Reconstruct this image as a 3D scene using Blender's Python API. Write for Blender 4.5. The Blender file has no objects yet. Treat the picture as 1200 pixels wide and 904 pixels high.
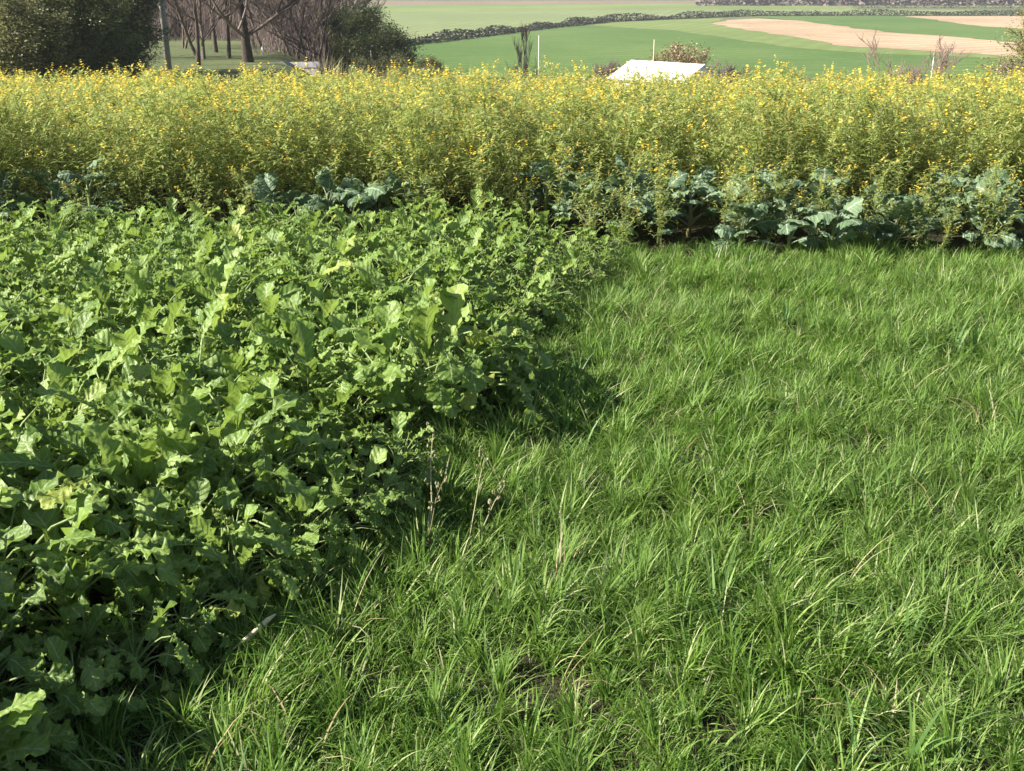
import bpy, math, random
import numpy as np
from mathutils import Vector, Matrix, Euler, noise as mnoise

S = bpy.context.scene
C = S.collection
R = random.Random(11)
NR = np.random.RandomState(5)

# ------------------------------------------------------------------ camera
H = 1.9                       # eye height
F = 1250.0                    # focal length in pixels of the 1200 px wide photograph
PITCH = math.radians(20.7)
cam = bpy.data.cameras.new('camera')
cam.sensor_width = 36.0
cam.lens = 36.0 * F / 1200.0
cam.clip_start = 0.05
cam.clip_end = 6000
co = bpy.data.objects.new('camera', cam)
C.objects.link(co)
co.location = (0, 0, H)
co.rotation_euler = (math.pi / 2 - PITCH, 0, 0)
S.camera = co

# ------------------------------------------------------------------ light
SUN_EL, SUN_AZ = math.radians(33.5), math.radians(-102)      # from the left, a little behind the camera
W = bpy.data.worlds.new('World')
S.world = W
W.use_nodes = True
wt = W.node_tree
wt.nodes.clear()
sky = wt.nodes.new('ShaderNodeTexSky')
sky.sky_type = 'NISHITA'
sky.sun_disc = False
sky.sun_elevation = SUN_EL
sky.sun_rotation = SUN_AZ
sky.air_density = 1.0
sky.dust_density = 1.2
bg = wt.nodes.new('ShaderNodeBackground')
bg.inputs['Strength'].default_value = 0.052
wo = wt.nodes.new('ShaderNodeOutputWorld')
wt.links.new(sky.outputs[0], bg.inputs[0])
wt.links.new(bg.outputs[0], wo.inputs[0])
sl = bpy.data.lights.new('sun', 'SUN')
sl.energy = 5.0
sl.angle = math.radians(0.53)
sl.color = (1.0, 0.94, 0.83)
so = bpy.data.objects.new('sun', sl)
C.objects.link(so)
sv = Vector((math.cos(SUN_EL) * math.sin(SUN_AZ), math.cos(SUN_EL) * math.cos(SUN_AZ), math.sin(SUN_EL)))
so.rotation_euler = sv.to_track_quat('Z', 'Y').to_euler()
so.location = (-20, 10, 25)
S.view_settings.view_transform = 'Standard'
S.view_settings.look = 'None'
S.view_settings.exposure = 1.42
S.view_settings.gamma = 1.0
S.cycles.max_bounces = 8
S.cycles.transparent_max_bounces = 8
S.cycles.volume_bounces = 0


# ------------------------------------------------------------------ helpers
def sm(a, b, x):
    t = min(1, max(0, (x - a) / (b - a)))
    return t * t * (3 - 2 * t)


def terrain(x, y):
    v = float(np.interp(y, [0, 9, 15, 30, 50, 80, 100, 520, 760, 1500, 3500],
                        [0, 0, -.4, -2.0, -4.3, -5.8, -6, -6, -3, 12, 44]))
    s = float(np.interp(y, [0, 9, 15, 40, 60, 90, 140, 220], [0, 0, -.4, -1.0, -1.25, -1.6, -3.5, -6]))
    r = x / max(y, 1)
    w = 1 - sm(-.21, -.10, r)
    if y > 220:
        w = 0
    z = v + (s - v) * w
    if y < 30:
        z += 0.045 * mnoise.noise(Vector((x * 1.9, y * 1.9, 0))) * (1 if y < 9 else .5)
    return z


def ray(px, py):
    a = (px - 600) / F
    b = -(py - 452) / F
    d = Vector((a, math.cos(PITCH) + b * math.sin(PITCH), -math.sin(PITCH) + b * math.cos(PITCH)))
    return d


def on_plane(px, py, z=0.0):
    d = ray(px, py)
    t = (z - H) / d.z
    return Vector((d.x * t, d.y * t, z))


def at(px, y, z=None):
    """world x for photo column px at distance y on the terrain"""
    z = -3 if z is None else z
    for _ in range(6):
        depth = y * math.cos(PITCH) + (H - z) * math.sin(PITCH)
        x = (px - 600) / F * depth
        z = terrain(x, y)
    return x, y, z


def link(o, parent=None):
    C.objects.link(o)
    if parent:
        o.parent = parent
    return o


def tag(o, label=None, cat=None, group=None, kind=None):
    for k, v in (('label', label), ('category', cat), ('group', group), ('kind', kind)):
        if v:
            o[k] = v
    return o


def empty(name, loc, rz=0, sc=1.0, rx=0, ry=0):
    o = bpy.data.objects.new(name, None)
    o.empty_display_size = .1
    link(o)
    o.location = loc
    o.rotation_euler = (rx, ry, rz)
    o.scale = (sc, sc, sc)
    return o


class MB:
    """collects vertices, faces, uvs and a per-vertex random number"""
    def __init__(s):
        s.v, s.f, s.uv, s.t = [], [], [], []

    def add(s, vs, fs, uvs=None, tint=None):
        n = len(s.v)
        s.v += [tuple(p) for p in vs]
        s.f += [tuple(i + n for i in f) for f in fs]
        s.uv += list(uvs) if uvs else [(0.5, 0.5)] * len(vs)
        s.t += [R.random() if tint is None else tint] * len(vs)

    def tube(s, pts, rad, sides=5, tint=None, cap=True):
        vs, fs, uv = [], [], []
        n = len(pts)
        pts = [Vector(p) for p in pts]
        for i, p in enumerate(pts):
            d = (pts[min(i + 1, n - 1)] - pts[max(i - 1, 0)])
            d = d.normalized() if d.length > 1e-9 else Vector((0, 0, 1))
            a = d.cross(Vector((.31, .95, .05)) if abs(d.y) < .8 else Vector((1, .1, 0))).normalized()
            b = d.cross(a)
            for k in range(sides):
                q = 2 * math.pi * k / sides
                vs.append(p + (a * math.cos(q) + b * math.sin(q)) * rad[i])
                uv.append((0.5, i / max(1, n - 1)))
        for i in range(n - 1):
            for k in range(sides):
                k2 = (k + 1) % sides
                fs.append((i * sides + k, i * sides + k2, (i + 1) * sides + k2, (i + 1) * sides + k))
        if cap:
            fs.append(tuple(range((n - 1) * sides, n * sides)))
            fs.append(tuple(reversed(range(sides))))
        s.add(vs, fs, uv, tint)

    def box(s, c, d, rz=0, tint=None):
        cx, cy, cz = c
        hx, hy, hz = d[0] / 2, d[1] / 2, d[2] / 2
        vs = []
        for x, y, z in [(-hx, -hy, -hz), (hx, -hy, -hz), (hx, hy, -hz), (-hx, hy, -hz),
                        (-hx, -hy, hz), (hx, -hy, hz), (hx, hy, hz), (-hx, hy, hz)]:
            vs.append((cx + x * math.cos(rz) - y * math.sin(rz), cy + x * math.sin(rz) + y * math.cos(rz), cz + z))
        s.add(vs, [(0, 3, 2, 1), (4, 5, 6, 7), (0, 1, 5, 4), (1, 2, 6, 5), (2, 3, 7, 6), (3, 0, 4, 7)], None, tint)

    def mesh(s, name, mat, smooth=True):
        m = bpy.data.meshes.new(name)
        m.from_pydata(s.v, [], s.f)
        if len(s.f):
            li = np.zeros(len(m.loops), dtype=np.int32)
            m.loops.foreach_get('vertex_index', li)
            u = m.uv_layers.new(name='UVMap')
            u.data.foreach_set('uv', np.array(s.uv, dtype=np.float32)[li].ravel())
            a = m.attributes.new('tint', 'FLOAT', 'POINT')
            a.data.foreach_set('value', np.array(s.t, dtype=np.float32))
            m.polygons.foreach_set('use_smooth', [smooth] * len(m.polygons))
        m.materials.append(mat)
        m.update()
        return m


def obj(name, mesh, parent=None):
    return link(bpy.data.objects.new(name, mesh), parent)


# ------------------------------------------------------------------ materials
class NT:
    def __init__(s, name):
        s.m = bpy.data.materials.new(name)
        s.m.use_nodes = True
        s.t = s.m.node_tree
        s.t.nodes.clear()
        s.out = s.n('ShaderNodeOutputMaterial')

    def n(s, typ, **kw):
        nd = s.t.nodes.new(typ)
        for k, v in kw.items():
            setattr(nd, k, v)
        return nd

    def l(s, a, b):
        s.t.links.new(a, b)

    def math(s, op, a, b=None, c=None):
        nd = s.n('ShaderNodeMath', operation=op)
        for i, x in enumerate((a, b, c)):
            if x is None:
                continue
            if isinstance(x, (int, float)):
                nd.inputs[i].default_value = x
            else:
                s.l(x, nd.inputs[i])
        return nd.outputs[0]

    def mix(s, fac, a, b, blend='MIX'):
        nd = s.n('ShaderNodeMix', data_type='RGBA', blend_type=blend)
        for i, x in ((0, fac), (6, a), (7, b)):
            if isinstance(x, (int, float)):
                nd.inputs[i].default_value = x
            elif isinstance(x, tuple):
                nd.inputs[i].default_value = (*x, 1)
            else:
                s.l(x, nd.inputs[i])
        return nd.outputs[2]

    def ramp(s, fac, stops):
        nd = s.n('ShaderNodeValToRGB')
        e = nd.color_ramp.elements
        while len(e) < len(stops):
            e.new(0.5)
        for i, (p, c) in enumerate(stops):
            e[i].position = p
            e[i].color = (*c, 1)
        s.l(fac, nd.inputs[0])
        return nd.outputs[0]

    def noise(s, scale, detail=3, vec=None, rough=.55):
        nd = s.n('ShaderNodeTexNoise')
        nd.inputs['Scale'].default_value = scale
        nd.inputs['Detail'].default_value = detail
        nd.inputs['Roughness'].default_value = rough
        if vec is not None:
            s.l(vec, nd.inputs['Vector'])
        return nd.outputs[0]

    def pos(s):
        return s.n('ShaderNodeNewGeometry').outputs['Position']

    def bump(s, h, strength=.3, dist=.02):
        b = s.n('ShaderNodeBump')
        b.inputs['Strength'].default_value = strength
        b.inputs['Distance'].default_value = dist
        s.l(h, b.inputs['Height'])
        return b.outputs[0]

    def pbsdf(s, col, rough=.8, spec=.3, normal=None):
        p = s.n('ShaderNodeBsdfPrincipled')
        if isinstance(col, tuple):
            p.inputs['Base Color'].default_value = (*col, 1)
        else:
            s.l(col, p.inputs['Base Color'])
        p.inputs['Roughness'].default_value = rough
        p.inputs['Specular IOR Level'].default_value = spec
        if normal is not None:
            s.l(normal, p.inputs['Normal'])
        return p

    def done(s, bsdf):
        s.l(bsdf.outputs[0], s.out.inputs[0])
        return s.m

    def leaf(s, col, tcol, trans=.35, rough=.4, spec=.5, normal=None):
        p = s.pbsdf(col, rough, spec, normal)
        t = s.n('ShaderNodeBsdfTranslucent')
        s.l(tcol, t.inputs['Color']) if not isinstance(tcol, tuple) else setattr(t.inputs['Color'], 'default_value', (*tcol, 1))
        if normal is not None:
            s.l(normal, t.inputs['Normal'])
        mx = s.n('ShaderNodeMixShader')
        mx.inputs[0].default_value = trans
        s.l(p.outputs[0], mx.inputs[1])
        s.l(t.outputs[0], mx.inputs[2])
        return s.done(mx)


def leaf_material(name, dark, mid, light, tr, vein, rough=.38, spec=.5, trans=.35, veins=7, yellow=None):
    k = NT(name)
    info = k.n('ShaderNodeObjectInfo').outputs['Random']
    att = k.n('ShaderNodeAttribute', attribute_name='tint').outputs['Fac']
    uvn = k.n('ShaderNodeUVMap').outputs[0]
    sp = k.n('ShaderNodeSeparateXYZ')
    k.l(uvn, sp.inputs[0])
    u, v = sp.outputs[0], sp.outputs[1]
    r = k.math('FRACT', k.math('ADD', info, att))
    base = k.ramp(r, [(0, dark), (.5, mid), (.93, light)] + ([(1.0, yellow)] if yellow else [(1.0, light)]))
    nz = k.noise(45, 3, k.pos())
    base = k.mix(k.math('MULTIPLY', nz, .3), base, tuple(c * .62 for c in mid))
    blot = k.noise(26, 4, k.pos(), .7)
    mb = k.n('ShaderNodeMapRange')
    mb.inputs[1].default_value = .63
    mb.inputs[2].default_value = .72
    k.l(blot, mb.inputs[0])
    base = k.mix(k.math('MULTIPLY', mb.outputs[0], .55), base, (.38, .36, .12))
    # midrib and side veins follow the leaf
    au = k.math('ABSOLUTE', k.math('SUBTRACT', u, .5))
    rib = k.math('LESS_THAN', au, .035)
    ph = k.math('SUBTRACT', k.math('MULTIPLY', v, veins), k.math('MULTIPLY', au, 2.6))
    crk = k.noise(75, 2, k.pos())
    side = k.math('GREATER_THAN', k.math('SINE', k.math('MULTIPLY', ph, 6.2832)), .93)
    vf = k.math('MULTIPLY', k.math('MAXIMUM', rib, k.math('MULTIPLY', side, .5)), .75)
    col = k.mix(vf, base, vein)
    tcol = k.mix(.55, col, tr)
    bm = k.bump(k.math('ADD', k.math('MULTIPLY', k.math('SINE', k.math('MULTIPLY', ph, 6.2832)), .3), k.math('ADD', nz, crk)), .5, .007)
    return k.leaf(col, tcol, trans, rough, spec, bm)


M = {}
M['radish'] = leaf_material('radish_leaf', (.10, .18, .03), (.18, .295, .05), (.29, .41, .10), (.36, .50, .08), (.40, .48, .22),
                            rough=.46, spec=.4, trans=.38, yellow=(.34, .40, .07))
M['kale'] = leaf_material('kale_leaf', (.06, .11, .06), (.11, .18, .09), (.21, .30, .17), (.22, .34, .14), (.40, .47, .36),
                          rough=.6, spec=.25, trans=.2)
M['herb'] = leaf_material('bush_leaf', (.05, .085, .022), (.08, .13, .03), (.14, .20, .045), (.18, .26, .05), (.12, .17, .05), trans=.3)


def simple_leaf(name, stops, tr, rough=.45, spec=.4, trans=.35, patch=None):
    k = NT(name)
    info = k.n('ShaderNodeObjectInfo').outputs['Random']
    att = k.n('ShaderNodeAttribute', attribute_name='tint').outputs['Fac']
    r = k.math('FRACT', k.math('ADD', k.math('MULTIPLY', info, .3), att))
    col = k.ramp(r, stops)
    if patch:
        pn = k.noise(patch[0], 2, k.pos())
        f = k.n('ShaderNodeMapRange')
        f.inputs[1].default_value = .42
        f.inputs[2].default_value = .66
        k.l(pn, f.inputs[0])
        col = k.mix(k.math('MULTIPLY', f.outputs[0], patch[2]), col, patch[1])
    return k.leaf(col, k.mix(.5, col, tr), trans, rough, spec)


M['grass'] = simple_leaf('grass_blade', [(0, (.06, .135, .018)), (.35, (.105, .205, .027)), (.76, (.185, .30, .048)),
                                         (.94, (.34, .42, .15)), (1, (.56, .54, .34))], (.28, .46, .06), rough=.52, spec=.3, trans=.38,
                         patch=(.9, (.20, .30, .09), .35))
M['oat'] = simple_leaf('oat_blade', [(0, (.07, .16, .055)), (.6, (.14, .24, .05)), (1, (.22, .33, .08))], (.20, .38, .09), rough=.5, spec=.35, trans=.3)
M['dry'] = simple_leaf('dry_blade', [(0, (.30, .24, .12)), (.6, (.42, .35, .20)), (1, (.52, .47, .33))], (.5, .42, .25), rough=.6, spec=.2, trans=.2)
M['hemp'] = simple_leaf('hemp_leaf', [(0, (.20, .28, .075)), (.4, (.32, .41, .12)), (.78, (.43, .50, .18)), (.9, (.52, .52, .22)),
                                      (1, (.50, .38, .13))], (.58, .64, .14), rough=.5, spec=.35, trans=.48)
M['petal'] = simple_leaf('flower_petal', [(0, (.80, .48, .05)), (.35, (.84, .62, .08)), (1, (.86, .74, .16))], (.95, .7, .08), rough=.5, spec=.2, trans=.35)
M['hempstem'] = simple_leaf('hemp_stem', [(0, (.12, .17, .045)), (.6, (.20, .25, .07)), (1, (.26, .22, .10))], (.2, .25, .06), rough=.6, trans=.1)
M['drytwig'] = simple_leaf('weed_stalk', [(0, (.20, .18, .09)), (.6, (.29, .27, .14)), (1, (.42, .40, .24))], (.3, .25, .15), rough=.8, spec=.15, trans=.1)


def bark_material(name, a, b, c):
    k = NT(name)
    n1 = k.noise(9, 5, k.pos(), .65)
    att = k.n('ShaderNodeAttribute', attribute_name='tint').outputs['Fac']
    col = k.ramp(k.math('ADD', k.math('MULTIPLY', n1, .6), k.math('MULTIPLY', att, .45)), [(.2, a), (.5, b), (.8, c)])
    return k.done(k.pbsdf(col, .9, .15, k.bump(n1, .8, .04)))


M['bark'] = bark_material('grey_bark', (.07, .055, .045), (.16, .13, .105), (.28, .24, .20))
M['twig'] = bark_material('twig_bark', (.09, .068, .062), (.17, .13, .12), (.25, .20, .18))
M['polewood'] = bark_material('pole_wood', (.20, .195, .185), (.32, .31, .30), (.45, .44, .43))
M['darkbark'] = bark_material('dark_bark', (.035, .028, .022), (.07, .055, .045), (.13, .10, .08))

M['darkleaf'] = simple_leaf('evergreen_leaf', [(0, (.10, .11, .05)), (.5, (.19, .19, .085)), (.85, (.29, .285, .125)), (1, (.36, .35, .15))],
                            (.22, .24, .08), trans=.42)
M['oliveleaf'] = simple_leaf('olive_leaf', [(0, (.06, .085, .03)), (.5, (.11, .14, .05)), (1, (.20, .22, .075))], (.18, .22, .05), trans=.3)
M['yellowleaf'] = simple_leaf('willow_leaf', [(0, (.17, .17, .055)), (.5, (.26, .25, .08)), (1, (.36, .32, .10))], (.38, .34, .08), trans=.35)
M['rustleaf'] = simple_leaf('rust_leaf', [(0, (.20, .15, .08)), (.5, (.31, .24, .12)), (1, (.40, .32, .17))], (.3, .2, .08), trans=.25)
M['pinktwig'] = simple_leaf('pink_twig', [(0, (.19, .12, .11)), (1, (.30, .20, .18))], (.2, .15, .12), trans=.05, rough=.8)

k = NT('garden_soil')
n1 = k.noise(14, 6, k.pos(), .7)
n2 = k.noise(90, 3, k.pos(), .6)
col = k.ramp(n1, [(.25, (.025, .022, .014)), (.5, (.045, .038, .024)), (.75, (.08, .07, .042))])
k_soil = k.mix(k.math('MULTIPLY', n2, .4), col, (.07, .08, .03))
M['soil'] = k.done(k.pbsdf(k_soil, .95, .15, k.bump(k.math('ADD', n1, n2), .9, .03)))


def field_material(name, a, b, stripe=None, fine=1.2, rot=0.0):
    k = NT(name)
    pos = k.pos()
    big = k.noise(.02, 4, pos)
    mid = k.noise(.18, 5, pos, .7)
    fin = k.noise(fine, 4, pos, .75)
    f = k.math('ADD', k.math('MULTIPLY', big, .5), k.math('ADD', k.math('MULTIPLY', mid, .3), k.math('MULTIPLY', fin, .35)))
    mr = k.n('ShaderNodeMapRange')
    mr.inputs[1].default_value = .50
    mr.inputs[2].default_value = .66
    k.l(f, mr.inputs[0])
    col = k.mix(mr.outputs[0], a, b)
    if stripe:
        wv = k.n('ShaderNodeTexWave')
        wv.inputs['Scale'].default_value = .09
        wv.inputs['Distortion'].default_value = .7
        wv.inputs['Detail'].default_value = 3
        mp = k.n('ShaderNodeMapping')
        mp.inputs['Rotation'].default_value = (0, 0, rot)
        k.l(pos, mp.inputs[0])
        k.l(mp.outputs[0], wv.inputs['Vector'])
        col = k.mix(k.math('MULTIPLY', wv.outputs['Fac'], .7), col, tuple(c * .86 for c in stripe))
    return k.done(k.pbsdf(col, .9, .15, k.bump(fin, .6, .15)))


M['valley'] = field_material('meadow', (.09, .115, .05), (.15, .165, .08), fine=3.0)
M['lawn'] = field_material('lawn', (.10, .12, .06), (.15, .165, .085))
M['hedgeleaf'] = simple_leaf('hedge_leaf', [(0, (.03, .038, .02)), (.6, (.05, .055, .03)), (1, (.075, .07, .04))], (.08, .08, .04), trans=.2)
M['green'] = field_material('wheat_green', (.075, .145, .035), (.145, .21, .062), (.10, .165, .045), rot=1.2)
M['lime'] = field_material('hay_green', (.14, .20, .06), (.23, .28, .10), (.17, .215, .07), rot=.4)
M['pale'] = field_material('pale_hay', (.17, .22, .09), (.24, .28, .12), (.20, .23, .11), rot=.2)
M['tan'] = field_material('cut_stubble', (.34, .24, .15), (.56, .43, .29), (.38, .27, .17), rot=1.0)
M['plough'] = field_material('ploughed_soil', (.20, .13, .10), (.28, .19, .15), (.24, .17, .12), rot=.3)
M['olivefield'] = field_material('rough_pasture', (.15, .17, .09), (.22, .23, .12))

k = NT('white_sheet')
n1 = k.noise(1.3, 4, k.pos())
M['whitefilm'] = k.done(k.pbsdf(k.ramp(n1, [(.3, (.72, .73, .75)), (.7, (.84, .84, .84))]), .42, .4, k.bump(n1, .3, .05)))
k = NT('grey_roof_sheet')
n1 = k.noise(2.3, 4, k.pos())
M['greyroof'] = k.done(k.pbsdf(k.ramp(n1, [(.3, (.24, .23, .25)), (.7, (.34, .33, .35))]), .5, .4, k.bump(n1, .2, .02)))
k = NT('weathered_board')
n1 = k.noise(5, 4, k.pos())
M['board'] = k.done(k.pbsdf(k.ramp(n1, [(.3, (.14, .12, .10)), (.7, (.28, .25, .21))]), .85, .2, k.bump(n1, .4, .02)))
k = NT('white_paint')
n1 = k.noise(12, 4, k.pos())
M['whitepaint'] = k.done(k.pbsdf(k.ramp(n1, [(.3, (.62, .62, .60)), (.7, (.80, .80, .78))]), .55, .4))
M['palestalk'] = simple_leaf('bleached_leaf', [(0, (.60, .54, .36)), (1, (.74, .68, .48))], (.5, .45, .3), rough=.6, trans=.2)


# ------------------------------------------------------------------ setting: ground
def sheet(name, xs, ys, mat, lift=0.0, fn=terrain):
    b = MB()
    nx, ny = len(xs), len(ys)
    vs = [(x, y, fn(x, y) + lift) for y in ys for x in xs]
    fs = [(j * nx + i, j * nx + i + 1, (j + 1) * nx + i + 1, (j + 1) * nx + i) for j in range(ny - 1) for i in range(nx - 1)]
    b.add(vs, fs)
    o = obj(name, b.mesh(name, mat))
    tag(o, kind='structure')
    return o


def soilz(x, y):
    return terrain(x, y) + .018 * mnoise.noise(Vector((x * 5, y * 5, 1))) + .01 * mnoise.noise(Vector((x * 17, y * 17, 4)))


sheet('garden_ground', np.linspace(-9, 9, 150), np.linspace(-3, 17.0, 170), M['soil'], 0.0, soilz)
ysv = list(np.linspace(17.0, 120, 70)) + list(np.linspace(125, 520, 60)) + list(np.linspace(540, 3500, 40))
b = MB()
rows = []
NX = 120
for y in ysv:
    hw = 9 + y * 1.1
    rows.append([(x, y, terrain(x, y) - (.03 if y < 17.5 else 0)) for x in np.linspace(-hw, hw, NX)])
b.add([p for r in rows for p in r], [(j * NX + i, j * NX + i + 1, (j + 1) * NX + i + 1, (j + 1) * NX + i)
                                     for j in range(len(rows) - 1) for i in range(NX - 1)])
tag(obj('valley_ground', b.mesh('valley_ground', M['valley'])), kind='structure')
# the ground on both sides of and behind the garden
b = MB()
for x0, x1, y0, y1 in ((-60, -9, -30, 17.0), (9, 60, -30, 17.0), (-9, 9, -30, -3)):
    xs = np.linspace(x0, x1, 20)
    ys = np.linspace(y0, y1, 30)
    vs = [(x, y, terrain(x, max(y, 0)) - .005) for y in ys for x in xs]
    b.add(vs, [(j * 20 + i, j * 20 + i + 1, (j + 1) * 20 + i + 1, (j + 1) * 20 + i) for j in range(29) for i in range(19)])
tag(obj('meadow_ground', b.mesh('meadow_ground', M['lawn'])), kind='structure')


# fields of the valley floor, each a sheet laid on the flat floor
def field(name, px, mat, lift):
    z = -6 + lift
    Q = [on_plane(x, y, z) for x, y in px]
    P = []
    for i, A in enumerate(Q):
        B_ = Q[(i + 1) % len(Q)]
        n = max(1, min(60, int((B_ - A).length / 4)))
        for j in range(n):
            c = A.lerp(B_, j / n)
            if j:
                c = c + Vector((mnoise.noise(c * .11), mnoise.noise(c * .11 + Vector((9, 3, 1))), 0)) * 2.2
                c.z = z
            P.append(c)
    b = MB()
    b.add(P, [tuple(range(len(P)))])
    me = b.mesh(name, mat, False)
    o = obj(name, me)
    # keep anticlockwise seen from above
    if me.polygons[0].normal.z < 0:
        me.flip_normals()
    tag(o, kind='structure')
    return o


field('ploughed_field', [(330, 6), (330, 0.5), (1000, -.5), (1000, 3), (700, 5)], M['plough'], .02)
field('far_green_field', [(330, 6), (700, 5), (830, 4), (1010, 9), (1000, 11), (700, 12), (330, 18)], M['lime'], .04)
field('pale_field', [(330, 18), (700, 12), (1000, 11), (1140, 12), (1140, 18), (900, 18), (800, 22), (720, 25), (640, 33), (560, 43), (480, 52), (330, 62)], M['pale'], .06)
field('green_field', [(480, 53), (560, 44), (640, 34), (680, 30), (790, 36), (930, 56), (1050, 64), (1180, 69), (1180, 100), (480, 100)], M['green'], .02)
field('light_green_field', [(680, 30), (720, 26), (800, 23), (850, 21), (832, 28), (1000, 54), (1145, 62.5), (1200, 67), (1200, 70), (1050, 64), (930, 56), (790, 36)], M['lime'], .04)
field('stubble_field', [(832, 28), (850, 24), (890, 22), (940, 24.5), (1030, 36), (1145, 46), (1210, 51), (1210, 68), (1145, 63), (1000, 55)], M['tan'], .06)
field('upper_green_field', [(880, 19.2), (1060, 19.2), (1085, 22), (1150, 31), (1210, 35), (1210, 51), (1145, 46), (1030, 36), (940, 24.5), (890, 21)], M['green'], .08)
field('upper_stubble_field', [(1060, 19.2), (1210, 19), (1210, 35), (1150, 31), (1085, 22)], M['tan'], .06)
field('rough_pasture_field', [(820, 1), (1240, 1), (1240, 9), (1010, 9), (830, 4)], M['olivefield'], .05)


# ------------------------------------------------------------------ scatter by geometry nodes
def make_scatter(name, protos, pts, rots, scl, idx):
    """one object that sets down the plants of an unlinked collection"""
    pc = bpy.data.collections.new(name + '_kinds')
    for i, o in enumerate(protos):
        pc.objects.link(o)
    order = sorted(range(len(protos)), key=lambda i: protos[i].name)
    rank = {p: r_ for r_, p in enumerate(order)}
    me = bpy.data.meshes.new(name)
    me.from_pydata([tuple(p) for p in pts], [], [])
    a = me.attributes.new('rot', 'FLOAT_VECTOR', 'POINT')
    a.data.foreach_set('vector', np.array(rots, dtype=np.float32).ravel())
    a = me.attributes.new('scl', 'FLOAT', 'POINT')
    a.data.foreach_set('value', np.array(scl, dtype=np.float32))
    a = me.attributes.new('kind_index', 'INT', 'POINT')
    a.data.foreach_set('value', np.array([rank[i] for i in idx], dtype=np.int32))
    o = obj(name, me)
    g = bpy.data.node_groups.new(name + '_nodes', 'GeometryNodeTree')
    g.interface.new_socket('Geometry', in_out='INPUT', socket_type='NodeSocketGeometry')
    g.interface.new_socket('Geometry', in_out='OUTPUT', socket_type='NodeSocketGeometry')
    N = g.nodes
    gi, go = N.new('NodeGroupInput'), N.new('NodeGroupOutput')
    ci = N.new('GeometryNodeCollectionInfo')
    ci.inputs['Collection'].default_value = pc
    ci.inputs['Separate Children'].default_value = True
    ci.inputs['Reset Children'].default_value = True
    ip = N.new('GeometryNodeInstanceOnPoints')
    ip.inputs['Pick Instance'].default_value = True

    def na(nm, dt):
        q = N.new('GeometryNodeInputNamedAttribute')
        q.data_type = dt
        q.inputs['Name'].default_value = nm
        return q.outputs['Attribute']
    L = g.links
    L.new(gi.outputs[0], ip.inputs['Points'])
    L.new(ci.outputs[0], ip.inputs['Instance'])
    L.new(na('kind_index', 'INT'), ip.inputs['Instance Index'])
    er = N.new('FunctionNodeEulerToRotation')
    L.new(na('rot', 'FLOAT_VECTOR'), er.inputs[0])
    L.new(er.outputs[0], ip.inputs['Rotation'])
    L.new(na('scl', 'FLOAT'), ip.inputs['Scale'])
    L.new(ip.outputs[0], go.inputs[0])
    md = o.modifiers.new('scatter', 'NODES')
    md.node_group = g
    return o


# ------------------------------------------------------------------ the bed's edge
EDGE_PX = [(-60, 1010), (40, 925), (130, 850), (235, 775), (330, 712), (420, 650), (470, 600), (500, 560), (510, 520), (560, 482), (600, 455), (606, 415),
           (645, 378), (705, 335), (735, 300), (775, 262)]
EDGE = [on_plane(*p) for p in EDGE_PX]
EY = [p.y for p in EDGE]
EX = [p.x for p in EDGE]


def edge_x(y):
    return float(np.interp(y, EY, EX))


# ------------------------------------------------------------------ grass
def blade(b, base, az, lean, length, width, bend, segs=4, tint=None, twist=0.0):
    d = Vector((math.cos(az), math.sin(az), 0))
    side = Vector((-math.sin(az + twist), math.cos(az + twist), 0))
    p = Vector(base)
    ang = lean
    vs, uv, fs = [], [], []
    st = length / segs
    for i in range(segs + 1):
        t = i / segs
        w = width * (1 - t ** 2.2) * (.75 + .5 * min(t * 3, 1)) * .5
        if i < segs:
            vs += [p - side * w, p + side * w]
            uv += [(0, t), (1, t)]
        else:
            vs.append(p.copy())
            uv.append((.5, 1))
        ang += bend / segs * (0.4 + 1.2 * t)
        p = p + (d * math.sin(ang) + Vector((0, 0, 1)) * math.cos(ang)) * st
    for i in range(segs - 1):
        fs.append((2 * i, 2 * i + 1, 2 * i + 3, 2 * i + 2))
    n = 2 * (segs - 1)
    fs.append((n, n + 1, n + 2))
    b.add(vs, fs, uv, tint)


def tuft(name, n, lmin, lmax, wmin, wmax, rad, mat, drybits=0.06, comb=None):
    b = MB()
    for i in range(n):
        a = R.uniform(0, 2 * math.pi)
        r = rad * R.random()
        az = a + R.gauss(0, .8)
        if comb is not None and R.random() < .55:
            az = comb + R.gauss(0, .6)
        L = R.uniform(lmin, lmax)
        lean = abs(R.gauss(.0, .16)) + r / rad * .45
        tint = R.random() * .9 if R.random() > drybits else R.uniform(.93, 1.0)
        blade(b, (math.cos(a) * r, math.sin(a) * r, -.01), az, lean, L, R.uniform(wmin, wmax), R.uniform(.1, 1.4) if R.random() < .6 else R.uniform(1.4, 3.0),
              5, tint, R.uniform(-.8, .8))
    o = bpy.data.objects.new(name, b.mesh(name, mat))
    return o


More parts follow.
